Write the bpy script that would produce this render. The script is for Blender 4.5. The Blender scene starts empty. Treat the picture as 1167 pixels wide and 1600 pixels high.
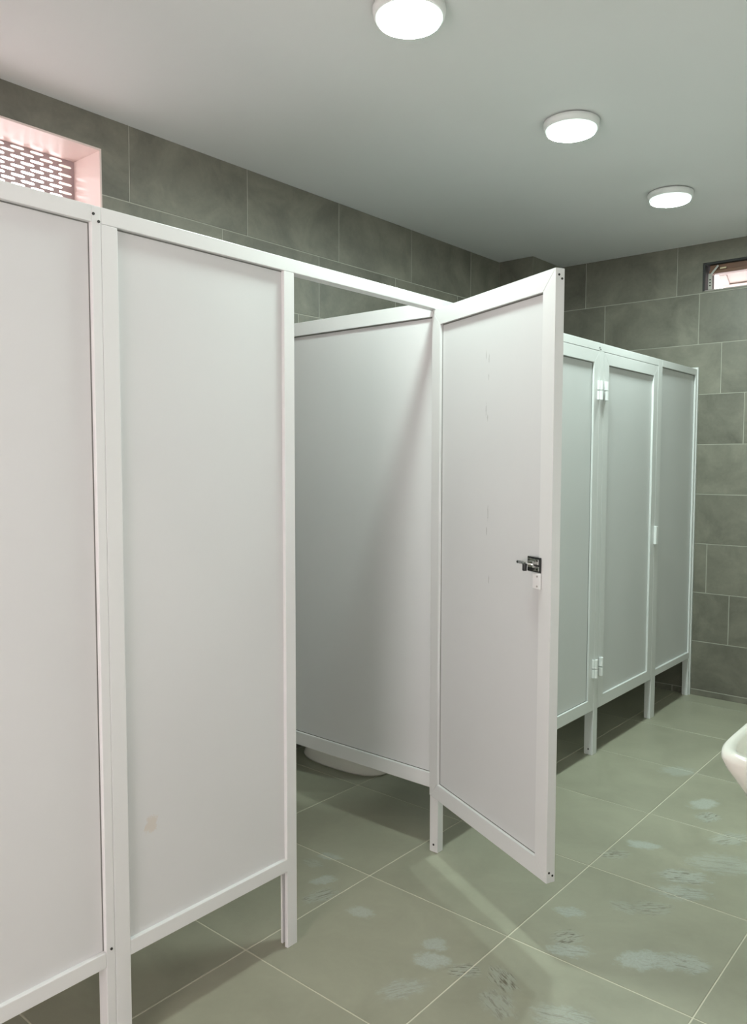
import bpy, bmesh, math, random
from mathutils import Vector, Matrix
random.seed(7)
S = bpy.context.scene
COL = S.collection

# ------------------------------------------------------------------ camera
W_PX, H_PX, F_PX = 1167.0, 1600.0, 1243.2
PPX, PPY = 607.5, 804.2
yaw, pitch, roll = 0.6926, -0.0642, 0.0028
cam_d = bpy.data.cameras.new('camera')
cam = bpy.data.objects.new('camera', cam_d)
COL.objects.link(cam)
cam_d.sensor_fit = 'HORIZONTAL'
cam_d.sensor_width = 36.0
cam_d.lens = F_PX / W_PX * 36.0
cam_d.shift_x = (W_PX / 2 - PPX) / W_PX
cam_d.shift_y = (PPY - H_PX / 2) / W_PX
cam_d.clip_start = 0.02
fw = Vector((-math.sin(yaw) * math.cos(pitch), math.cos(yaw) * math.cos(pitch), math.sin(pitch)))
rt = Vector((math.cos(yaw), math.sin(yaw), 0))
up = rt.cross(fw)
r2 = rt * math.cos(roll) + up * math.sin(roll)
u2 = -rt * math.sin(roll) + up * math.cos(roll)
m = Matrix((r2, u2, -fw)).transposed().to_4x4()
m.translation = Vector((1.6562, 0.2214, 1.4163))
cam.matrix_world = m
S.camera = cam

# ------------------------------------------------------------------ world, exposure
WORLD_COL, WORLD_STR = (1.0, 0.90, 0.905), 6.9
LAMP_COL, LAMP_STR = (0.82, 1.0, 0.94), 255.0
EXPOSURE = 0.0
w = bpy.data.worlds.new('world')
S.world = w
w.use_nodes = True
bg = w.node_tree.nodes['Background']
bg.inputs[0].default_value = (*WORLD_COL, 1)
bg.inputs[1].default_value = WORLD_STR
S.view_settings.view_transform = 'Standard'
S.view_settings.look = 'None'
S.view_settings.gamma = 1.0
S.view_settings.use_curve_mapping = False
S.view_settings.exposure = EXPOSURE

# ------------------------------------------------------------------ room dimensions (metres)
XL, XR, YB, YF, H = -1.17, 1.55, 5.133, -1.3, 2.729     # left wall, right wall, back wall, rear wall, ceiling
XR2, YJ = 2.5, 0.95                                       # wider entrance area where the camera stands
ZJ, TH, TW = 0.0367, 0.3, 0.6                            # wall tile rows
FX0, FY0, FS = -0.0875, 2.2255, 0.5493                   # floor tile grid

# ------------------------------------------------------------------ helpers
def tag(o, label=None, cat=None, group=None, kind=None):
    if label: o['label'] = label
    if cat: o['category'] = cat
    if group: o['group'] = group
    if kind: o['kind'] = kind
    elif label: o['kind'] = 'thing'
    return o

def empty(name, loc=(0, 0, 0), rz=0.0, parent=None):
    o = bpy.data.objects.new(name, None)
    o.empty_display_size = 0.05
    COL.objects.link(o)
    o.location = loc
    o.rotation_euler = (0, 0, rz)
    if parent: o.parent = parent
    return o

def wloc(p):
    """world offset of an unrotated parent chain"""
    v = Vector((0, 0, 0))
    while p is not None:
        v += Vector(p.location)
        p = p.parent
    return v

def link(name, me, mat, parent=None, loc=(0, 0, 0)):
    o = bpy.data.objects.new(name, me)
    COL.objects.link(o)
    if mat is not None and not me.materials: me.materials.append(mat)
    o.location = loc
    if parent: o.parent = parent
    return o

def to_mesh(bm, name, smooth=False):
    bmesh.ops.recalc_face_normals(bm, faces=bm.faces[:])
    me = bpy.data.meshes.new(name)
    bm.to_mesh(me)
    bm.free()
    if smooth:
        for p in me.polygons: p.use_smooth = True
    return me

def bm_box(bm, x0, x1, y0, y1, z0, z1):
    vs = [bm.verts.new(c) for c in ((x0,y0,z0),(x1,y0,z0),(x1,y1,z0),(x0,y1,z0),(x0,y0,z1),(x1,y0,z1),(x1,y1,z1),(x0,y1,z1))]
    for f in ((0,3,2,1),(4,5,6,7),(0,1,5,4),(1,2,6,5),(2,3,7,6),(3,0,4,7)):
        bm.faces.new([vs[i] for i in f])

def bevel(bm, off, seg=2):
    if off > 0:
        bmesh.ops.recalc_face_normals(bm, faces=bm.faces[:])
        bmesh.ops.bevel(bm, geom=bm.edges[:], offset=off, segments=seg, affect='EDGES', profile=0.5)

def box(name, x0, x1, y0, y1, z0, z1, mat, parent=None, bev=0.0015, local=False):
    """one box given in world coordinates (or in the parent's own frame if local)"""
    c = Vector(((x0 + x1) / 2, (y0 + y1) / 2, (z0 + z1) / 2))
    bm = bmesh.new()
    bm_box(bm, x0 - c.x, x1 - c.x, y0 - c.y, y1 - c.y, z0 - c.z, z1 - c.z)
    bevel(bm, bev)
    off = Vector((0, 0, 0)) if (local or parent is None) else wloc(parent)
    return link(name, to_mesh(bm, name), mat, parent, c - off)

def prism(name, poly, a0, a1, mat, parent, bev=0.0012):
    """polygon in local XZ extruded along local Y from a0 to a1"""
    bm = bmesh.new()
    A = [bm.verts.new((p[0], a0, p[1])) for p in poly]
    B = [bm.verts.new((p[0], a1, p[1])) for p in poly]
    bm.faces.new(A); bm.faces.new(B[::-1])
    n = len(poly)
    for i in range(n): bm.faces.new((A[i], B[i], B[(i + 1) % n], A[(i + 1) % n]))
    bevel(bm, bev)
    return link(name, to_mesh(bm, name), mat, parent)

def bm_cyl(bm, c, r, h, axis='Z', seg=24, r2=None):
    ret = bmesh.ops.create_cone(bm, cap_ends=True, segments=seg, radius1=r, radius2=r if r2 is None else r2, depth=h)
    M = Matrix.Translation(c)
    if axis == 'X': M = M @ Matrix.Rotation(math.pi / 2, 4, 'Y')
    if axis == 'Y': M = M @ Matrix.Rotation(math.pi / 2, 4, 'X')
    bmesh.ops.transform(bm, matrix=M, verts=ret['verts'])

def cyl(name, c, r, h, mat, parent=None, axis='Z', seg=24, r2=None, bev=0.0, local=False):
    bm = bmesh.new()
    bm_cyl(bm, (0, 0, 0), r, h, axis, seg, r2)
    bevel(bm, bev)
    me = to_mesh(bm, name)
    for p in me.polygons: p.use_smooth = len(p.vertices) == 4
    off = Vector((0, 0, 0)) if (local or parent is None) else wloc(parent)
    return link(name, me, mat, parent, Vector(c) - off)

def loft(name, sections, mat, parent, n=40, caps=(True, True), loc=(0, 0, 0), smooth=True):
    """sections: (cx, cy, rx, ry, z, power) superellipses"""
    bm = bmesh.new()
    rings = []
    for cx, cy, rx, ry, z, pw in sections:
        ring = []
        for i in range(n):
            a = 2 * math.pi * i / n
            c, s = math.cos(a), math.sin(a)
            ring.append(bm.verts.new((cx + rx * math.copysign(abs(c) ** (2 / pw), c), cy + ry * math.copysign(abs(s) ** (2 / pw), s), z)))
        rings.append(ring)
    for A, B in zip(rings, rings[1:]):
        for i in range(n): bm.faces.new((A[i], A[(i + 1) % n], B[(i + 1) % n], B[i]))
    if caps[0]: bm.faces.new(rings[0][::-1])
    if caps[1]: bm.faces.new(rings[-1])
    return link(name, to_mesh(bm, name, smooth), mat, parent, loc)

# ------------------------------------------------------------------ materials
def new_mat(name):
    mt = bpy.data.materials.new(name)
    mt.use_nodes = True
    nt = mt.node_tree
    return mt, nt, nt.nodes['Principled BSDF'], nt.nodes, nt.links

def mix_col(nt, fac, a, b, mode='MIX'):
    n = nt.nodes.new('ShaderNodeMix')
    n.data_type = 'RGBA'
    n.blend_type = mode
    for sock, v in ((n.inputs[0], fac), (n.inputs[6], a), (n.inputs[7], b)):
        if isinstance(v, bpy.types.NodeSocket): nt.links.new(v, sock)
        elif isinstance(v, (int, float)): sock.default_value = v
        else: sock.default_value = (*v, 1)
    return n.outputs[2]

def math_n(nt, op, a, b=None, c=None, clamp=False):
    n = nt.nodes.new('ShaderNodeMath')
    n.operation = op
    n.use_clamp = clamp
    for i, v in enumerate((a, b, c)):
        if v is None: continue
        if isinstance(v, bpy.types.NodeSocket): nt.links.new(v, n.inputs[i])
        else: n.inputs[i].default_value = v
    return n.outputs[0]

def noise(nt, vec, scale, detail=4, rough=0.55, dist=0.0):
    n = nt.nodes.new('ShaderNodeTexNoise')
    n.inputs['Scale'].default_value = scale
    n.inputs['Detail'].default_value = detail
    n.inputs['Roughness'].default_value = rough
    n.inputs['Distortion'].default_value = dist
    if vec is not None: nt.links.new(vec, n.inputs['Vector'])
    return n.outputs['Fac']

def ramp(nt, fac, p0, p1, c0=(0, 0, 0), c1=(1, 1, 1)):
    n = nt.nodes.new('ShaderNodeValToRGB')
    n.color_ramp.elements[0].position = p0
    n.color_ramp.elements[1].position = p1
    n.color_ramp.elements[0].color = (*c0, 1)
    n.color_ramp.elements[1].color = (*c1, 1)
    nt.links.new(fac, n.inputs[0])
    return n.outputs[0]

def plain(name, col, rough=0.4, metal=0.0, var=0.04, scale=6.0, bump=0.0):
    mt, nt, b, N, L = new_mat(name)
    tc = N.new('ShaderNodeTexCoord')
    f = noise(nt, tc.outputs['Object'], scale)
    c0 = tuple(max(0, c * (1 - var)) for c in col)
    c1 = tuple(min(1, c * (1 + var)) for c in col)
    L.new(mix_col(nt, f, c0, c1), b.inputs['Base Color'])
    b.inputs['Roughness'].default_value = rough
    b.inputs['Metallic'].default_value = metal
    if bump:
        bn = N.new('ShaderNodeBump')
        bn.inputs['Strength'].default_value = bump
        bn.inputs['Distance'].default_value = 0.002
        L.new(noise(nt, tc.outputs['Object'], 90, 3), bn.inputs['Height'])
        L.new(bn.outputs[0], b.inputs['Normal'])
    return mt

def position(nt):
    return nt.nodes.new('ShaderNodeNewGeometry').outputs['Position']

def ellipse_mask(nt, pos, cx, cy, ang, rx, ry, wob=None, soft=0.5, axes='XY'):
    """soft elliptical patch at a place in the room, edge broken up by noise"""
    mp = nt.nodes.new('ShaderNodeMapping')
    mp.vector_type = 'TEXTURE'
    if axes == 'XY':
        mp.inputs['Location'].default_value = (cx, cy, 0)
        mp.inputs['Rotation'].default_value = (0, 0, ang)
        mp.inputs['Scale'].default_value = (rx, ry, 1000)
    elif axes == 'XZ':
        mp.inputs['Location'].default_value = (cx, 0, cy)
        mp.inputs['Scale'].default_value = (rx, 1000, ry)
    else:                                   # YZ plane
        mp.inputs['Location'].default_value = (0, cx, cy)
        mp.inputs['Rotation'].default_value = (ang, 0, 0)
        mp.inputs['Scale'].default_value = (1000, rx, ry)
    nt.links.new(pos, mp.inputs['Vector'])
    ln = nt.nodes.new('ShaderNodeVectorMath')
    ln.operation = 'LENGTH'
    nt.links.new(mp.outputs[0], ln.inputs[0])
    v = ln.outputs['Value']
    if wob is not None: v = math_n(nt, 'ADD', v, wob)
    r = nt.nodes.new('ShaderNodeMapRange')
    r.interpolation_type = 'SMOOTHSTEP'
    r.inputs['From Min'].default_value = 1.0
    r.inputs['From Max'].default_value = 1.0 - soft
    nt.links.new(v, r.inputs['Value'])
    return r.outputs[0], mp.outputs[0]

def tile_mat(name, dark, light, rough, prints=None):
    mt, nt, b, N, L = new_mat(name)
    tc = N.new('ShaderNodeTexCoord')
    oi = N.new('ShaderNodeObjectInfo')
    sh = N.new('ShaderNodeVectorMath'); sh.operation = 'MULTIPLY_ADD'
    cmb = N.new('ShaderNodeCombineXYZ')
    for i in range(3): L.new(oi.outputs['Random'], cmb.inputs[i])
    L.new(cmb.outputs[0], sh.inputs[0])
    sh.inputs[1].default_value = (37, 53, 71)
    L.new(tc.outputs['Object'], sh.inputs[2])
    v = sh.outputs[0]
    cloud = ramp(nt, noise(nt, v, 4.2, 6, 0.6, 0.6), 0.32, 0.70)
    fine = noise(nt, v, 55, 4, 0.6)
    f = math_n(nt, 'ADD', math_n(nt, 'MULTIPLY', cloud, 0.7), math_n(nt, 'MULTIPLY', fine, 0.3))
    f = math_n(nt, 'ADD', f, math_n(nt, 'MULTIPLY', math_n(nt, 'SUBTRACT', oi.outputs['Random'], 0.5), 0.30), clamp=True)
    col = mix_col(nt, f, dark, light)
    rg = math_n(nt, 'ADD', math_n(nt, 'MULTIPLY', cloud, 0.1), rough)
    if prints:
        pos = position(nt)
        wob = math_n(nt, 'MULTIPLY', math_n(nt, 'SUBTRACT', noise(nt, pos, 34, 5, 0.65), 0.5), 1.5)
        speck = ramp(nt, noise(nt, pos, 120, 4, 0.7), 0.30, 0.62)
        dust = None
        streak = None
        for (cx, cy, ang, rx, ry, amt, dk) in prints:
            mk, loc = ellipse_mask(nt, pos, cx, cy, math.radians(ang), rx, ry, wob)
            mk = math_n(nt, 'MULTIPLY', mk, amt * 0.8)
            dust = mk if dust is None else math_n(nt, 'MAXIMUM', dust, mk)
            if dk > 0:
                ms = N.new('ShaderNodeVectorMath'); ms.operation = 'MULTIPLY_ADD'
                ms.inputs[1].default_value = (1.8, 7.0, 1)
                ms.inputs[2].default_value = (cx * 31, cy * 17, 0)
                L.new(loc, ms.inputs[0])
                sn = noise(nt, ms.outputs[0], 1.0, 3, 0.55, 0.8)
                st = math_n(nt, 'MULTIPLY', ramp(nt, sn, 0.51, 0.62), math_n(nt, 'MULTIPLY', mk, 1.35 * dk / max(amt, 0.05)))
                streak = st if streak is None else math_n(nt, 'MAXIMUM', streak, st)
        streak = streak if streak is not None else 0.0
        dust = math_n(nt, 'MULTIPLY', dust, math_n(nt, 'MULTIPLY_ADD', speck, 0.6, 0.4))
        col = mix_col(nt, dust, col, (0.46, 0.50, 0.47))
        col = mix_col(nt, streak, col, (0.12, 0.10, 0.062))
        rg = math_n(nt, 'ADD', rg, math_n(nt, 'MULTIPLY', dust, 0.3))
    L.new(col, b.inputs['Base Color'])
    L.new(rg, b.inputs['Roughness'])
    bn = N.new('ShaderNodeBump')
    bn.inputs['Strength'].default_value = 0.12
    bn.inputs['Distance'].default_value = 0.002
    L.new(f, bn.inputs['Height'])
    L.new(bn.outputs[0], b.inputs['Normal'])
    return mt

# dusty shoe prints: x, y, angle, half length, half width, dust, dark streaks
PRINTS = [
    (-0.286, 2.233, 20, .055, .030, .55, 0), (-0.30, 2.16, 10, .05, .03, .35, .25), (-0.189, 2.101, 60, .055, .035, .65, .0),
    (-0.126, 2.022, 70, .075, .045, .45, .55), (0.04, 2.04, 10, .055, .035, .60, .0),
    (0.319, 2.054, 30, .050, .040, .70, .0), (0.355, 1.985, 25, .065, .045, .75, .0), (0.452, 2.006, 40, .060, .040, .40, .75),
    (0.372, 1.836, 60, .085, .045, .50, .2), (0.556, 2.043, -30, .075, .040, .35, .85), (0.60, 1.95, -30, .07, .05, .40, .4),
    (0.545, 2.463, 25, .060, .035, .75, .25), (0.601, 2.332, 60, .060, .045, .35, .8), (0.638, 2.281, 30, .075, .040, .75, .3),
    (0.497, 2.909, 40, .070, .045, .30, .75), (0.549, 3.047, 20, .075, .042, .80, .0),
    (0.600, 3.56, 70, .085, .055, .75, .0), (0.655, 3.44, 70, .070, .050, .55, .65), (0.393, 3.846, 40, .10, .07, .5, 0),
    (0.749, 2.915, 30, .11, .06, .60, .55), (0.777, 2.805, 30, .11, .06, .60, .35), (0.735, 2.655, 40, .08, .05, .3, .5),
    (0.813, 2.369, 50, .085, .055, .85, .0), (0.86, 2.40, 40, .07, .05, .7, .2), (0.924, 2.443, 20, .075, .055, .65, .45),
    (0.756, 2.012, 20, .10, .06, .55, .35), (0.823, 3.091, 30, .16, .09, .45, .2), (0.70, 1.80, 20, .1, .06, .45, .3),
    (0.78, 3.30, 60, .10, .06, .5, .4), (0.67, 2.60, 10, .06, .04, .3, .4),
]

M_WTILE = tile_mat('wall_tile_grey', (0.118, 0.112, 0.089), (0.262, 0.249, 0.199), 0.42)
_floor_mats = {}
def floor_mat_at(x, y, half):
    near = [p for p in PRINTS if abs(p[0] - x) < half + 1.8 * max(p[3], p[4]) and abs(p[1] - y) < half + 1.8 * max(p[3], p[4])]
    key = tuple(PRINTS.index(p) for p in near)
    if key not in _floor_mats:
        _floor_mats[key] = tile_mat('floor_tile_beige', (0.270, 0.262, 0.196), (0.350, 0.340, 0.256), 0.38, near or None)
    return _floor_mats[key]
M_WGROUT = plain('wall_grout', (0.40, 0.39, 0.335), 0.9, var=0.1, scale=20)
M_FGROUT = plain('floor_grout', (0.60, 0.57, 0.46), 0.9, var=0.12, scale=15)
M_WHITE = plain('white_powder_coat', (0.72, 0.72, 0.71), 0.32, var=0.015, scale=3)
M_CERAMIC = plain('white_ceramic', (0.82, 0.80, 0.73), 0.12, var=0.01)
M_PLASTIC = plain('white_plastic', (0.85, 0.85, 0.84), 0.3, var=0.01)
M_BLACK = plain('black_plastic', (0.015, 0.015, 0.015), 0.35)
M_CHROME = plain('chrome', (0.75, 0.75, 0.74), 0.18, metal=1.0)
M_SCREW = plain('screw_hole', (0.02, 0.018, 0.016), 0.6)
M_REVEAL = plain('pale_marble', (0.76, 0.61, 0.57), 0.3, var=0.06, scale=3)
M_SHEET = plain('perforated_sheet', (0.42, 0.33, 0.33), 0.45, var=0.05)
M_BROWN = plain('brown_wood_frame', (0.20, 0.10, 0.06), 0.5, var=0.2, scale=12)
M_SILL = plain('white_sash', (0.40, 0.35, 0.33), 0.35, var=0.03)
M_STEEL = plain('dull_steel', (0.45, 0.43, 0.40), 0.45, metal=0.6, var=0.15, scale=40)
M_GAP_SHADE = plain('gap_shade_dark', (0.05, 0.05, 0.05), 0.8)  # shade of the vent recess and lamp gap, painted as a dark colour

def ceiling_mat():
    mt, nt, b, N, L = new_mat('ceiling_plaster')
    pos = position(nt)
    f = noise(nt, pos, 1.3, 4)
    L.new(mix_col(nt, f, (0.76, 0.76, 0.75), (0.82, 0.82, 0.81)), b.inputs['Base Color'])
    b.inputs['Roughness'].default_value = 0.75
    bn = N.new('ShaderNodeBump')
    bn.inputs['Strength'].default_value = 0.15
    bn.inputs['Distance'].default_value = 0.004
    L.new(noise(nt, pos, 8, 5), bn.inputs['Height'])
    L.new(bn.outputs[0], b.inputs['Normal'])
    return mt
M_CEIL = ceiling_mat()

def panel_mat(name, marks=None, axes='YZ'):
    """white laminate infill sheet; marks = list of (kind, y, z, ry, rz) in the named space"""
    mt, nt, b, N, L = new_mat(name)
    tc = N.new('ShaderNodeTexCoord')
    f = noise(nt, tc.outputs['Object'], 2.0, 4)
    col = mix_col(nt, f, (0.63, 0.63, 0.625), (0.68, 0.68, 0.675))
    if marks:
        pos = tc.outputs['Object']
        for c, y, z, ry, rz, amt, wobs in marks:
            wob = math_n(nt, 'MULTIPLY', math_n(nt, 'SUBTRACT', noise(nt, pos, wobs, 4, 0.7), 0.5), 2.2)
            mk, _ = ellipse_mask(nt, pos, y, z, 0, ry, rz, wob, 0.4, axes=axes)
            col = mix_col(nt, math_n(nt, 'MULTIPLY', mk, amt), col, c)
    L.new(col, b.inputs['Base Color'])
    L.new(math_n(nt, 'MULTIPLY_ADD', f, 0.08, 0.30), b.inputs['Roughness'])
    return mt
M_PANEL = panel_mat('white_laminate')

# ------------------------------------------------------------------ setting
floor = box('floor', XL - .3, XR2 + .3, YF - .3, YB + .3, -0.12, -0.0013, M_FGROUT, bev=0)
tag(floor, kind='structure')
_tile_cache = {}
def tile_mesh(rects, thick, normal, mat, joint):
    """rects in the wall plane (centred); cached so alike tiles share mesh data"""
    key = (tuple(tuple(round(v, 4) for v in r) for r in rects), thick, normal, mat.name)
    if key in _tile_cache: return _tile_cache[key]
    bm = bmesh.new()
    for (a0, a1, b0, b1) in rects:
        if normal == 'Z': bm_box(bm, a0, a1, b0, b1, -thick, 0)
        elif normal == 'X': bm_box(bm, 0, thick, a0, a1, b0, b1)
        elif normal == '-X': bm_box(bm, -thick, 0, a0, a1, b0, b1)
        elif normal == '-Y': bm_box(bm, a0, a1, -thick, 0, b0, b1)
        elif normal == 'Y': bm_box(bm, a0, a1, 0, thick, b0, b1)
    if len(rects) == 1: bevel(bm, 0.0012, 1)
    me = to_mesh(bm, 'tile')
    me.materials.append(mat)
    _tile_cache[key] = me
    return me

def cut(rect, hole):
    """rect minus hole -> rects"""
    a0, a1, b0, b1 = rect
    if hole is None: return [rect]
    h0, h1, k0, k1 = hole
    if a1 <= h0 or a0 >= h1 or b1 <= k0 or b0 >= k1: return [rect]
    out = []
    if b0 < k0: out.append((a0, a1, b0, k0))
    if b1 > k1: out.append((a0, a1, k1, b1))
    m0, m1 = max(b0, k0), min(b1, k1)
    if a0 < h0: out.append((a0, h0, m0, m1))
    if a1 > h1: out.append((h1, a1, m0, m1))
    return [r for r in out if r[1] - r[0] > 0.004 and r[3] - r[2] > 0.004]

def lay_tiles(parent, amin, amax, bmin, bmax, arow, brows, pitch, joint, thick, normal, fixed, mat, hole=None):
    """arow(k): phase of row k; brows: list of (b0, b1)"""
    off = wloc(parent)
    for k, (b0, b1) in enumerate(brows):
        b0c, b1c = max(b0 + joint / 2, bmin), min(b1 - joint / 2, bmax)
        if b1c - b0c < 0.006: continue
        ph = arow(k)
        i0 = math.floor((amin - ph) / pitch)
        a = ph + i0 * pitch
        while a < amax:
            a0, a1 = max(a + joint / 2, amin), min(a + pitch - joint / 2, amax)
            a += pitch
            if a1 - a0 < 0.008: continue
            rs = cut((a0, a1, b0c, b1c), hole)
            if not rs: continue
            ca, cb = (a0 + a1) / 2, (b0c + b1c) / 2
            rs = [(r[0] - ca, r[1] - ca, r[2] - cb, r[3] - cb) for r in rs]
            jit = random.uniform(-0.0004, 0.0004)
            if normal == 'Z': loc = Vector((ca, cb, fixed + jit))
            elif 'X' in normal: loc = Vector((fixed + jit, ca, cb))
            else: loc = Vector((ca, fixed + jit, cb))
            mt = mat if mat is not None else floor_mat_at(loc.x, loc.y, FS / 2)
            link('tile', tile_mesh(rs, thick, normal, mt, joint), None, parent, loc - off)

# floor tiles (one child object each); top at z = 0
ys = []
k = math.floor((YF - FY0) / FS)
while FY0 + k * FS < YB:
    ys.append((FY0 + k * FS, FY0 + (k + 1) * FS)); k += 1
lay_tiles(floor, XL, XR, YF, YB, lambda k: FX0, ys, FS, 0.0036, 0.009, 'Z', 0.0, None)
entry = [r for r in ys if r[0] < YJ]
lay_tiles(floor, XR + .001, XR2, YF, YJ, lambda k: FX0, entry, FS, 0.0036, 0.009, 'Z', 0.0, None)

# left wall with its high window opening
WY0, WY1, WZ0, WZ1 = 0.72, 1.910, 2.05, 2.605
G = 0.0013                    # wall body sits behind the tile faces
def wall_with_hole(name, axis, near, far, amin, amax, hole, mat):
    bm = bmesh.new()
    for (a0, a1, b0, b1) in cut((amin, amax, -0.1, H + 0.02), hole):
        if axis == 'X': bm_box(bm, min(near, far), max(near, far), a0, a1, b0, b1)
        else: bm_box(bm, a0, a1, min(near, far), max(near, far), b0, b1)
    return tag(link(name, to_mesh(bm, name), mat), kind='structure')
rows = [(ZJ + TH * (i - 1), ZJ + TH * i) for i in range(0, 10)]
wl = wall_with_hole('wall_left', 'X', XL - G, XL - .30, YF - .3, YB + .3, (WY0, WY1, WZ0, WZ1), M_WGROUT)
lay_tiles(wl, YF, YB, 0.0, H, lambda k: 2.030 - 0.142 * (9 - k), rows, 0.5975, 0.004, 0.008, '-X', XL, M_WTILE, (WY0, WY1, WZ0, WZ1))

# back wall with its small vent window opening
VX0, VX1, VZ0, VZ1 = 0.010, 0.640, 2.447, 2.613
wb = wall_with_hole('wall_back', 'Y', YB + G, YB + .22, XL - .3, XR2 + .3, (VX0, VX1, VZ0, VZ1), M_WGROUT)
lay_tiles(wb, XL, XR, 0.0, H, lambda k: -0.143 + 0.137 * (9 - k), rows, 0.600, 0.004, 0.008, 'Y', YB, M_WTILE, (VX0, VX1, VZ0, VZ1))

# tiled pier in the far left corner
PX, PY = -0.922, 4.752
pier = box('wall_pier', XL - .01, PX - G, PY + G, YB + .01, -0.05, H + .01, M_WGROUT, bev=0)
tag(pier, kind='structure')
lay_tiles(pier, XL + .001, PX, 0.0, H, lambda k: PX - 0.6 - 0.02, rows, 0.62, 0.004, 0.008, 'Y', PY, M_WTILE)
lay_tiles(pier, PY + .001, YB - .001, 0.0, H, lambda k: PY - 0.004, rows, 0.62, 0.004, 0.008, '-X', PX, M_WTILE)

# walls the camera turns its back on
M_PAINT = plain('white_wall_paint', (0.74, 0.73, 0.71), 0.6, var=0.03, scale=2)
DOOR_X0, DOOR_X1, DOOR_H = 0.35, 1.45, 2.25
ENT_Y0, ENT_Y1 = -0.60, 0.36       # unseen rear doorway and side window, both added for fill daylight
tag(box('wall_right', XR, XR + .2, YJ, YB + .02, -0.1, H + .02, M_PAINT, bev=0), kind='structure')
tag(box('wall_return', XR + .2, XR2 + .2, YJ, YJ + .2, -0.1, H + .02, M_PAINT, bev=0), kind='structure')
wall_with_hole('wall_entrance', 'X', XR2, XR2 + .2, YF - .2, YJ, (ENT_Y0, ENT_Y1, 1.10, 2.10), M_PAINT)  # side window out of view, added to brighten the near panels
wall_with_hole('wall_rear', 'Y', YF, YF - .2, XL - .3, XR2 + .2, (DOOR_X0, DOOR_X1, -0.1, DOOR_H), M_PAINT)  # doorway out of view, added and sized for the daylight it lets in
tag(box('ceiling', XL - .3, XR2 + .3, YF - .3, YB + .3, H, H + .12, M_CEIL, bev=0), kind='structure')

# ------------------------------------------------------------------ window_1: marble-lined opening closed by a slotted metal sheet
win = empty('window_1', (XL - .10, (WY0 + WY1) / 2, WZ0))
tag(win, kind='structure')
T = 0.008
box('reveal_lining', XL - .19, XL + .002, WY1 - T, WY1, WZ0 + T, WZ1 - T, M_REVEAL, win, 0.001)
box('reveal_lining', XL - .19, XL + .002, WY0, WY0 + T, WZ0 + T, WZ1 - T, M_REVEAL, win, 0.001)
box('reveal_lining', XL - .19, XL + .002, WY0, WY1, WZ1 - T, WZ1, M_REVEAL, win, 0.001)
box('window_sill', XL - .19, XL + .012, WY0, WY1, WZ0, WZ0 + T, M_REVEAL, win, 0.001)
def slotted_sheet(y0, y1, z0, z1, py, pz, sl, sh):
    bm = bmesh.new()
    r = 0
    z = z0
    def ringface(c0, c1, d0, d1, hole):
        oc = [(c0, d0), (c1, d0), (c1, d1), (c0, d1)]
        if not hole:
            bm.faces.new([bm.verts.new((0, *p)) for p in oc]); return
        cy, cz = (c0 + c1) / 2, (d0 + d1) / 2
        n = 16
        inner, outer = [], []
        for i in range(n):
            a = 2 * math.pi * (i + .5) / n
            ca, sa = math.cos(a), math.sin(a)
            ix = (sl - sh) / 2 * (1 if ca > 0 else -1) + sh / 2 * ca
            inner.append((cy + ix, cz + sh / 2 * sa))
            t = min((c1 - c0) / 2 / max(abs(ca), 1e-6), (d1 - d0) / 2 / max(abs(sa), 1e-6))
            outer.append((cy + t * ca, cz + t * sa))
        # push the four outer points nearest a corner onto the corner
        for cc in oc:
            j = min(range(n), key=lambda i: (abs((outer[i][0] - cc[0]) / (c1 - c0)) + abs((outer[i][1] - cc[1]) / (d1 - d0))))
            outer[j] = cc
        A = [bm.verts.new((0, *p)) for p in inner]
        B = [bm.verts.new((0, *p)) for p in outer]
        for i in range(n):
            j = (i + 1) % n
            bm.faces.new((A[i], B[i], B[j], A[j]))
    while z < z1 - 1e-6:
        zz = min(z + pz, z1)
        y = y1 - (py / 2 if r % 2 else py)
        if r % 2: ringface(y1 - py / 2, y1, z, zz, False)
        y = y1 - (py / 2 if r % 2 else 0)
        while y > y0 + 1e-6:
            ya = max(y - py, y0)
            ringface(ya, y, z, zz, (y - ya > py * .98) and (zz - z > pz * .9))
            y -= py
        z = zz
        r += 1
    geom = bmesh.ops.extrude_face_region(bm, geom=bm.faces[:])
    vs = [g for g in geom['geom'] if isinstance(g, bmesh.types.BMVert)]
    bmesh.ops.translate(bm, vec=(-0.002, 0, 0), verts=vs)
    return to_mesh(bm, 'slotted_sheet')
me = slotted_sheet(WY0 + T, WY1 - T, WZ0 + T, WZ1 - T, 0.0745, 0.0168, 0.052, 0.0098)
link('slotted_sheet', me, M_SHEET, win, Vector((XL - .186, 0, 0)) - wloc(win))

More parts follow.
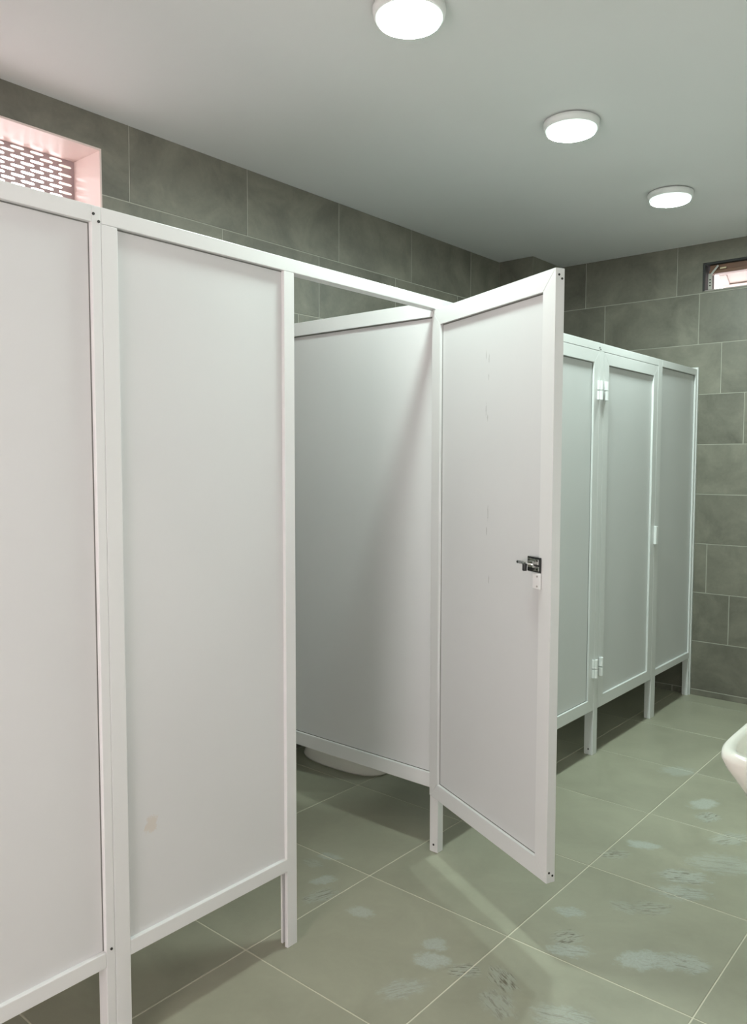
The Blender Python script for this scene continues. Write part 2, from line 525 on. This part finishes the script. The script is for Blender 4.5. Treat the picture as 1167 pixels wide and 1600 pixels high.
# ------------------------------------------------------------------ window_2: small vent window in the back wall
vw = empty('window_2', ((VX0 + VX1) / 2, YB + .08, VZ0))
tag(vw, kind='structure')
box('frame_bar', VX0 + .03, VX1, YB + .035, YB + .085, VZ1 - .062, VZ1 - .012, M_BROWN, vw, 0.002)
box('frame_lip', VX0 + .03, VX1, YB + .020, YB + .035, VZ1 - .066, VZ1 - .046, M_BROWN, vw, 0.002)
box('head_board', VX0, VX1, YB + .004, YB + .17, VZ1 - .012, VZ1, M_GAP_SHADE, vw, 0.001)  # recess shade put into the dark colour of head and jamb
box('side_jamb', VX0, VX0 + .012, YB + .004, YB + .17, VZ0, VZ1 - .012, M_GAP_SHADE, vw, 0.001)
box('window_sill', VX0 + .012, VX1, YB + .004, YB + .17, VZ0, VZ0 + .006, M_SILL, vw, 0.001)
def sash():
    # top-hung sash pushed open to the outside
    o = empty('sash', (0, YB + .20 - vw.location.y, VZ1 - .02 - VZ0), 0, vw)
    o.rotation_euler = (math.radians(58), 0, 0)
    x0, x1 = VX0 + .02 - vw.location.x, VX1 - .02 - vw.location.x
    box('sash_rail', x0, x1, 0, .025, -.150, -.118, M_SILL, o, 0.002, local=True)
    box('sash_rail', x0, x1, 0, .025, -.030, 0, M_SILL, o, 0.002, local=True)
    box('sash_stile', x0, x0 + .045, 0, .025, -.118, -.030, M_SILL, o, 0.002, local=True)
    box('sash_stile', x1 - .045, x1, 0, .025, -.118, -.030, M_SILL, o, 0.002, local=True)
    box('pane', x0 + .045, x1 - .045, .008, .014, -.118, -.030, M_SILL, o, 0.001, local=True)
sash()
arm = box('stay_arm', VX0 + .026, VX0 + .048, YB + .020, YB + .026, VZ0 + .010, VZ0 + .105, M_STEEL, vw, 0.001)
for q in range(3):
    box('stay_slot', VX0 + .032, VX0 + .042, YB + .0185, YB + .0205, VZ0 + .030 + q * .017, VZ0 + .037 + q * .017, M_SCREW, vw, 0)
bm = bmesh.new(); bm_box(bm, -.006, .006, -.002, .002, -.035, .035); bevel(bm, .001)
a2 = link('stay_arm', to_mesh(bm, 'stay_arm'), M_STEEL, vw, Vector((VX0 + .062, YB + .014, VZ0 + .118)) - wloc(vw))
a2.rotation_euler = (0, math.radians(40), 0)
box('brass_catch', VX0 + .095, VX0 + .13, YB + .012, YB + .02, VZ1 - .045, VZ1 - .036, plain('brass_strip', (0.75, 0.62, 0.42), 0.3, 0.6), vw, 0.001)

# ------------------------------------------------------------------ ceiling lamps
M_LAMPBODY = plain('lamp_housing_white', (0.80, 0.80, 0.78), 0.4, var=0.01)
def lamp_mat(name, k):
    mt, nt, b, N, L = new_mat(name)
    b.inputs['Base Color'].default_value = (0.9, 0.9, 0.9, 1)
    b.inputs['Emission Color'].default_value = (*LAMP_COL, 1)
    b.inputs['Emission Strength'].default_value = LAMP_STR * k
    return mt
M_LAMP = lamp_mat('lamp_diffuser', 1.0)
M_LAMPRIM = lamp_mat('lamp_diffuser_rim', 0.0035)          # the opal edge glows only faintly
def lamp(x, y, label):
    t = empty('ceiling_lamp', (x, y, H))
    tag(t, label, 'ceiling lamp', 'round ceiling lamps')
    loft('housing', [(0, 0, .098, .098, -0.004, 2), (0, 0, .106, .106, -.006, 2), (0, 0, .106, .106, -.016, 2), (0, 0, .103, .103, -.030, 2), (0, 0, .097, .097, -.032, 2)], M_LAMPBODY, t, 48, (True, True))
    loft('mounting_ring', [(0, 0, .080, .080, 0, 2), (0, 0, .080, .080, -.005, 2)], M_GAP_SHADE, t, 32)  # dark colour imitates the shaded gap against the ceiling
    loft('diffuser_rim', [(0, 0, .0965, .0965, -.0315, 2), (0, 0, .0970, .0970, -.037, 2), (0, 0, .094, .094, -.0425, 2), (0, 0, .090, .090, -.0445, 2)], M_LAMPRIM, t, 48, (True, False))
    loft('diffuser', [(0, 0, .090, .090, -.0445, 2), (0, 0, .078, .078, -.0465, 2), (0, 0, .04, .04, -.0475, 2)], M_LAMP, t, 48, (False, True))
    return t
lamp(0.180, 2.086, 'round white ceiling lamp nearest the camera, at the top edge above the open door')
lamp(0.185, 3.085, 'round white ceiling lamp in the middle of the row of three')
lamp(0.185, 4.120, 'round white ceiling lamp farthest away, closest to the small back window')

# ------------------------------------------------------------------ toilet partitions
ZT0, ZT1, ZB0, ZB1 = 1.949, 1.986, 0.231, 0.268     # top rail and bottom rail of the fixed panels
D = 0.036                                            # profile depth

def screw(parent, y, z, x=0.0005, r=0.0032):
    return cyl('screw', (x, y, z), r, 0.003, M_SCREW, parent, 'X', 12)

def screw_ny(parent, x, y, z, r=0.004):
    return cyl('screw', (x, y, z), r, 0.003, M_SCREW, parent, 'Y', 12)

M_CREVICE_SHADE = plain('crevice_shade_grey', (0.17, 0.17, 0.155), 0.7)  # grey that imitates the shade in the creases between frame and panel
def infill(parent, y0, y1, z0, z1, mat=M_PANEL):
    box('shade_strip', -0.0225, -0.0113, y0, y1, z1 - .0030, z1 - .0001, M_CREVICE_SHADE, parent, 0)  # crease shade painted as thin dark strips along the frame
    box('shade_strip', -0.0225, -0.0113, y1 - .0030, y1 - .0001, z0, z1 - .0031, M_CREVICE_SHADE, parent, 0)
    return box('infill_panel', -0.022, -0.012, y0, y1, z0, z1, mat, parent, 0.0005)

# nearest fixed panel, cut by the left edge of the picture
p0 = empty('partition_panel', (-D / 2, 0.92, 0))
tag(p0, 'white framed partition panel cut off by the left edge, below the slotted window', 'partition panel', 'fixed panels of the stall fronts')
box('post', -D, 0, 1.184, 1.2068, 0, ZT1, M_WHITE, p0)
box('post', -D, 0, 0.610, 0.650, 0, ZT1, M_WHITE, p0)
box('top_rail', -D, 0, 0.650, 1.184, ZT0, ZT1, M_WHITE, p0)
box('bottom_rail', -D, 0, 0.650, 1.184, ZB0, ZB1, M_WHITE, p0)
infill(p0, 0.650, 1.184, ZB1, ZT0)
screw(p0, 1.1885, 1.967); screw(p0, 1.2010, 1.9525); screw(p0, 1.1965, 0.272)

# fixed front of the stall with the open door
M_PANEL_STAIN = panel_mat('white_laminate_stained', [((0.60, 0.50, 0.39), 1.318 - 1.506, 0.527 - 1.1085, .020, .026, .45, 60)])
p1 = empty('partition_panel', (-D / 2, 1.5, 0))
tag(p1, 'white framed partition panel with a small beige smear low down, left of the open doorway', 'partition panel', 'fixed panels of the stall fronts')
box('post', -D, 0, 1.2072, 1.248, 0, ZT0, M_WHITE, p1)
hr = box('header_rail', -D, 0, 1.2072, 2.535, ZT0 + .0003, ZT1, M_WHITE)
tag(hr, 'long white top rail running across the smeared panel and over the open doorway', 'rail')
box('bottom_rail', -D, 0, 1.248, 1.762, ZB0, ZB1, M_WHITE, p1)
infill(p1, 1.248, 1.764, ZB1, ZT0, M_PANEL_STAIN)
# channel post: front flange, web and back flange, open towards the panel
bm = bmesh.new()
prof = [(0, 1.760), (0, 1.798), (-D, 1.798), (-D, 1.766), (-D + .007, 1.766), (-D + .007, 1.788), (-.012, 1.788), (-.012, 1.760)]
off = wloc(p1)
A = [bm.verts.new((a - off.x, b_ - off.y, 0)) for a, b_ in prof]
B = [bm.verts.new((a - off.x, b_ - off.y, ZT0)) for a, b_ in prof]
bm.faces.new(A); bm.faces.new(B[::-1])
for i in range(8): bm.faces.new((A[i], B[i], B[(i + 1) % 8], A[(i + 1) % 8]))
bevel(bm, 0.0008, 1)
link('channel_post', to_mesh(bm, 'channel_post'), M_WHITE, p1)

# fixed front of the stall hidden behind the open door
p2 = empty('partition_panel', (-D / 2, 3.0, 0))
tag(p2, 'white framed partition panel behind the open door, its foot post beside the hinge edge', 'partition panel', 'fixed panels of the stall fronts')
box('hinge_post', -D, 0, 2.500, 2.533, 0, ZT0, M_WHITE, p2)
screw_ny(p2, -.018, 2.4999, 0.028)
box('top_rail', -D, 0, 2.5355, 3.7725, ZT0, ZT1, M_WHITE, p2)
box('bottom_rail', -D, 0, 2.5335, 3.050, ZB0, ZB1, M_WHITE, p2)
infill(p2, 2.5335, 3.050, ZB1, ZT0)
box('post', -D, 0, 3.050, 3.088, 0, ZT0, M_WHITE, p2)
screw(p2, 3.768, 1.964, r=.003)

# far fixed front, against the back wall
p3 = empty('partition_panel', (-D / 2, 4.8, 0))
tag(p3, 'narrow white framed partition panel at the far end against the grey back wall', 'partition panel', 'fixed panels of the stall fronts')
box('hinge_post', -.045, 0, 3.7735, 3.8195, 0, ZT0, M_WHITE, p3)
screw_ny(p3, -.022, 3.773, 0.028)
box('top_rail', -D, 0, 3.7732, 4.500, ZT0, ZT1, M_WHITE, p3)
box('post', -D, 0, 4.500, 4.560, 0, ZT1, M_WHITE, p3)
box('top_rail', -D, 0, 4.560, 5.093, ZT0, ZT1, M_WHITE, p3)
box('bottom_rail', -D, 0, 4.560, 5.093, ZB0, ZB1, M_WHITE, p3)
infill(p3, 4.560, 5.093, ZB1, ZT0)
box('post', -D, 0, 5.093, 5.115, 0, ZT1, M_WHITE, p3)
box('wall_channel', -D - .004, .005, 5.1152, 5.1325, 0, ZT1 + .012, M_WHITE, p3)
screw(p3, 3.779, 1.956, r=.003)

# dividers between the stalls
def divider(y0, y1, label, x0=-D):
    t = empty('stall_divider', ((x0 + XL) / 2, (y0 + y1) / 2, 0))
    tag(t, label, 'stall divider', 'dividers between the stalls')
    x1 = XL + .001
    box('top_rail', x1 + .04, x0 - .0005, y0, y1, 1.932, 1.985, M_WHITE, t)
    box('bottom_rail', x1 + .04, x0 - .0005, y0, y1, .236, .290, M_WHITE, t)
    box('post', x1, x1 + .04, y0, y1, 0, 1.985, M_WHITE, t)
    box('infill_panel', x1 + .04, x0 - .0005, (y0 + y1) / 2 - .005, (y0 + y1) / 2 + .005, .290, 1.932, M_PANEL, t, 0.0005)
    for za, zb in ((.2901, .2930), (1.9285, 1.9319)):
        box('shade_strip', x1 + .04, x0 - .0005, (y0 + y1) / 2 - .0056, (y0 + y1) / 2 + .0056, za, zb, M_CREVICE_SHADE, t, 0)  # dark strip in place of the crease shade along the rails
    return t
divider(1.192, 1.222, 'white stall divider behind the joint of the two near partition panels')
divider(2.502, 2.532, 'white stall divider seen through the open doorway, crossed by a slanting shadow')
divider(3.780, 3.810, 'white stall divider behind the far pair of door hinges', -.0455)

# doors
DW, DZ0, DZ1, DT, FWD = 0.682, 0.225, 1.947, 0.030, 0.056
M_DOOR_MARKS = panel_mat('white_laminate_scuffed', [((0.38, 0.38, 0.36), x, z, .0035, h, .5, 90) for x, z, h in
    ((.004, .655, .022), (-.012, .67, .016), (.003, .60, .012), (-.010, .50, .026), (-.002, .475, .012), (.006, .18, .030), (.0, .12, .016), (.015, -.03, .014))], 'XZ')
def door(name, loc, rz, width, label, flip=False, mat=M_PANEL, z0=DZ0, z1=DZ1, kx=0.004):
    """local X runs from the hinge edge to the free edge; room side at local y = DT (or 0 if flip)"""
    t = empty(name, loc, rz)
    tag(t, label, 'stall door', 'stall doors')
    f = FWD
    prism('hinge_stile', [(0, z0), (f, z0 + f), (f, z1 - f), (0, z1)], 0, DT, M_WHITE, t)
    prism('latch_stile', [(width, z0), (width, z1), (width - f, z1 - f), (width - f, z0 + f)], 0, DT, M_WHITE, t)
    prism('top_rail', [(0, z1), (f, z1 - f), (width - f, z1 - f), (width, z1)], 0, DT, M_WHITE, t)
    prism('bottom_rail', [(0, z0), (width, z0), (width - f, z0 + f), (f, z0 + f)], 0, DT, M_WHITE, t)
    box('infill_panel', f, width - f, .010, .020, z0 + f, z1 - f, mat, t, 0.0004, local=True)
    box('shade_strip', f, width - f, .0094, .0206, z1 - f - .0034, z1 - f - .0001, M_CREVICE_SHADE, t, 0, local=True)  # crease shade round the door panel, painted as dark strips
    if not flip:
        box('shade_strip', f, width - f, .0094, .0206, z0 + f + .0001, z0 + f + .0030, M_CREVICE_SHADE, t, 0, local=True)
        box('shade_strip', f + .0001, f + .0040, .0094, .0206, z0 + f + .0031, z1 - f - .0035, M_CREVICE_SHADE, t, 0, local=True)
    yo = 0 if flip else DT                    # room side face
    sg = -1 if flip else 1
    for hz in (0.432, 1.764):
        h = empty('hinge', (0, 0, 0), 0, t)
        for dz in (-.0235, .0235):
            bm = bmesh.new()
            bm_cyl(bm, (kx, yo + sg * .0112, hz + dz), .0105, .042, 'Z', 16)
            bm_box(bm, kx, kx + .018, min(yo + sg * .0006, yo + sg * .011), max(yo + sg * .0006, yo + sg * .011), hz + dz - .021, hz + dz + .021)
            link('hinge_leaf', to_mesh(bm, 'hinge_leaf'), M_PLASTIC, h)
    return t

ang = math.atan2(2.194 - 2.472, 0.603 + 0.018)
d1 = door('cubicle_door', (-0.018, 2.472, 0), ang, DW, 'white stall door standing open into the room with a black and chrome bolt', False, M_DOOR_MARKS, kx=0.018)
# bolt on the inner face of the open door (local y < 0 is the side we see)
lt = box('latch', .577, .639, -.0045, -.0005, 1.109, 1.152, M_BLACK, d1, 0.0015, local=True)
lt['label'] = 'black and chrome sliding bolt'
lo = Vector(lt.location)
def sub(name, x0, x1, y0, y1, z0, z1, mat, bev=0.001):
    o = box(name, x0 - lo.x, x1 - lo.x, y0 - lo.y, y1 - lo.y, z0 - lo.z, z1 - lo.z, mat, None, bev)
    o.parent = lt
    return o
sub('latch_plate', .581, .632, -.0065, -.0045, 1.131, 1.147, M_CHROME)
sub('latch_plate', .598, .634, -.0065, -.0045, 1.113, 1.126, M_CHROME)
sub('bolt_guide', .596, .622, -.018, -.0065, 1.123, 1.141, M_CHROME)
b1 = cyl('bolt', Vector((.585, -.014, 1.132)) - lo, .0048, .070, M_CHROME, None, 'X', 16); b1.parent = lt
b2 = cyl('bolt_tip', Vector((.547, -.014, 1.132)) - lo, .0045, .008, M_BLACK, None, 'X', 16); b2.parent = lt
b3 = cyl('bolt_knob', Vector((.586, -.020, 1.121)) - lo, .0065, .020, M_BLACK, None, 'Z', 16, bev=.001); b3.parent = lt
for sx, sz in ((.586, 1.142), (.626, 1.142), (.626, 1.118)):
    s = cyl('screw', Vector((sx, -.0068, sz)) - lo, .0028, .002, M_SCREW, None, 'Y', 12); s.parent = lt
br = box('latch_bracket', .604, .640, -.006, -.0005, 1.062, 1.107, M_PLASTIC, d1, 0.0025, local=True)
for sz in (1.098, 1.070):
    s = cyl('screw', Vector((.627, -.0062, sz)) - Vector(br.location), .0028, .002, M_STEEL, None, 'Y', 12); s.parent = br
for sz, sx in ((DZ1 - .018, .011), (DZ1 - .028, .021), (DZ0 + .030, .009), (DZ0 + .020, .021)):
    cyl('screw', (DW + .0003, sx, sz), .0032, .002, M_SCREW, d1, 'X', 12, local=True)

da = door('cubicle_door', (-DT, 3.7715, 0), -math.pi / 2, 0.680, 'closed white stall door partly hidden behind the open door', False)
db = door('cubicle_door', (0.0, 3.8215, 0), math.pi / 2, 0.676, 'closed white stall door fully in view, with a white latch block, near the far end', True)
# white latch block outside the far door (its local x runs along the row, room side at local y < 0)
lb = box('latch_block', .664, .692, -.016, -.0006, .979, 1.078, M_PLASTIC, db, 0.002, local=True)

# ------------------------------------------------------------------ toilets
def toilet(cy, label):
    t = empty('toilet', (XL + .36, cy, 0))
    tag(t, label, 'toilet', 'floor standing toilets')
    x0 = -.36
    loft('bowl', [(-.06, 0, .25, .125, 0.0, 2.6), (-.055, 0, .255, .130, .012, 2.6), (-.05, 0, .245, .122, .06, 2.5), (-.035, 0, .235, .115, .16, 2.4),
                  (-.015, 0, .255, .135, .24, 2.3), (.0, 0, .285, .165, .31, 2.2), (.005, 0, .295, .178, .365, 2.2), (.005, 0, .295, .180, .39, 2.2),
                  (.02, 0, .245, .135, .392, 2.1), (.02, 0, .225, .12, .36, 2.1), (.01, 0, .15, .08, .24, 2.0), (.0, 0, .06, .05, .20, 2)], M_CERAMIC, t, 48)
    loft('seat', [(.005, 0, .298, .183, .393, 2.2), (.005, 0, .300, .186, .402, 2.2), (.005, 0, .298, .183, .412, 2.2),
                  (.02, 0, .20, .11, .412, 2.1), (.02, 0, .195, .105, .394, 2.1)], M_PLASTIC, t, 48, (False, False))
    loft('tank', [(x0 + .095, 0, .085, .18, .36, 5), (x0 + .098, 0, .09, .19, .45, 5), (x0 + .10, 0, .092, .195, .72, 5)], M_CERAMIC, t, 48)
    loft('tank_lid', [(x0 + .10, 0, .097, .20, .721, 5), (x0 + .10, 0, .097, .20, .745, 5), (x0 + .10, 0, .09, .19, .755, 5)], M_CERAMIC, t, 48)
    cyl('flush_button', (x0 + .10, 0, .759), .02, .008, M_CHROME, t, local=True)
    return t
toilet(2.965, 'white ceramic toilet whose foot shows below the divider beyond the open doorway')

# ------------------------------------------------------------------ washbasin on the right wall
bx0, by0, by1, bz = 1.117, 1.945, 2.480, 0.80
bs = empty('washbasin', (XR, (by0 + by1) / 2, 0))
tag(bs, 'white ceramic basin with a thick rounded rim, cut off by the right edge', 'washbasin')
cx, cy = (bx0 + XR) / 2 - XR, 0
hx, hy = (XR - bx0) / 2, (by1 - by0) / 2
loft('bowl', [(cx + .07, cy, hx * .50, hy * .45, bz - .26, 3), (cx + .06, cy, hx * .62, hy * .60, bz - .235, 3), (cx + .035, cy, hx * .81, hy * .82, bz - .16, 3.6),
              (cx + .015, cy, hx * .92, hy * .935, bz - .085, 4.5), (cx + .003, cy, hx * .98, hy * .985, bz - .040, 5.5), (cx, cy, hx, hy, bz - .018, 6), (cx, cy, hx * .99, hy * .992, bz - .006, 6),
              (cx, cy, hx * .965, hy * .972, bz, 6), (cx, cy, hx * .91, hy * .925, bz - .001, 5.5), (cx, cy, hx * .885, hy * .905, bz - .008, 5.2), (cx, cy, hx * .87, hy * .892, bz - .035, 5.0),
              (cx, cy, hx * .82, hy * .85, bz - .11, 4.4), (cx, cy, hx * .62, hy * .66, bz - .155, 3.2), (cx, cy, hx * .30, hy * .3, bz - .172, 2.6), (cx, cy, hx * .10, hy * .08, bz - .175, 2)], M_CERAMIC, bs, 72)
cyl('drain', (cx, 0, bz - .172), .02, .006, M_CHROME, bs, local=True)
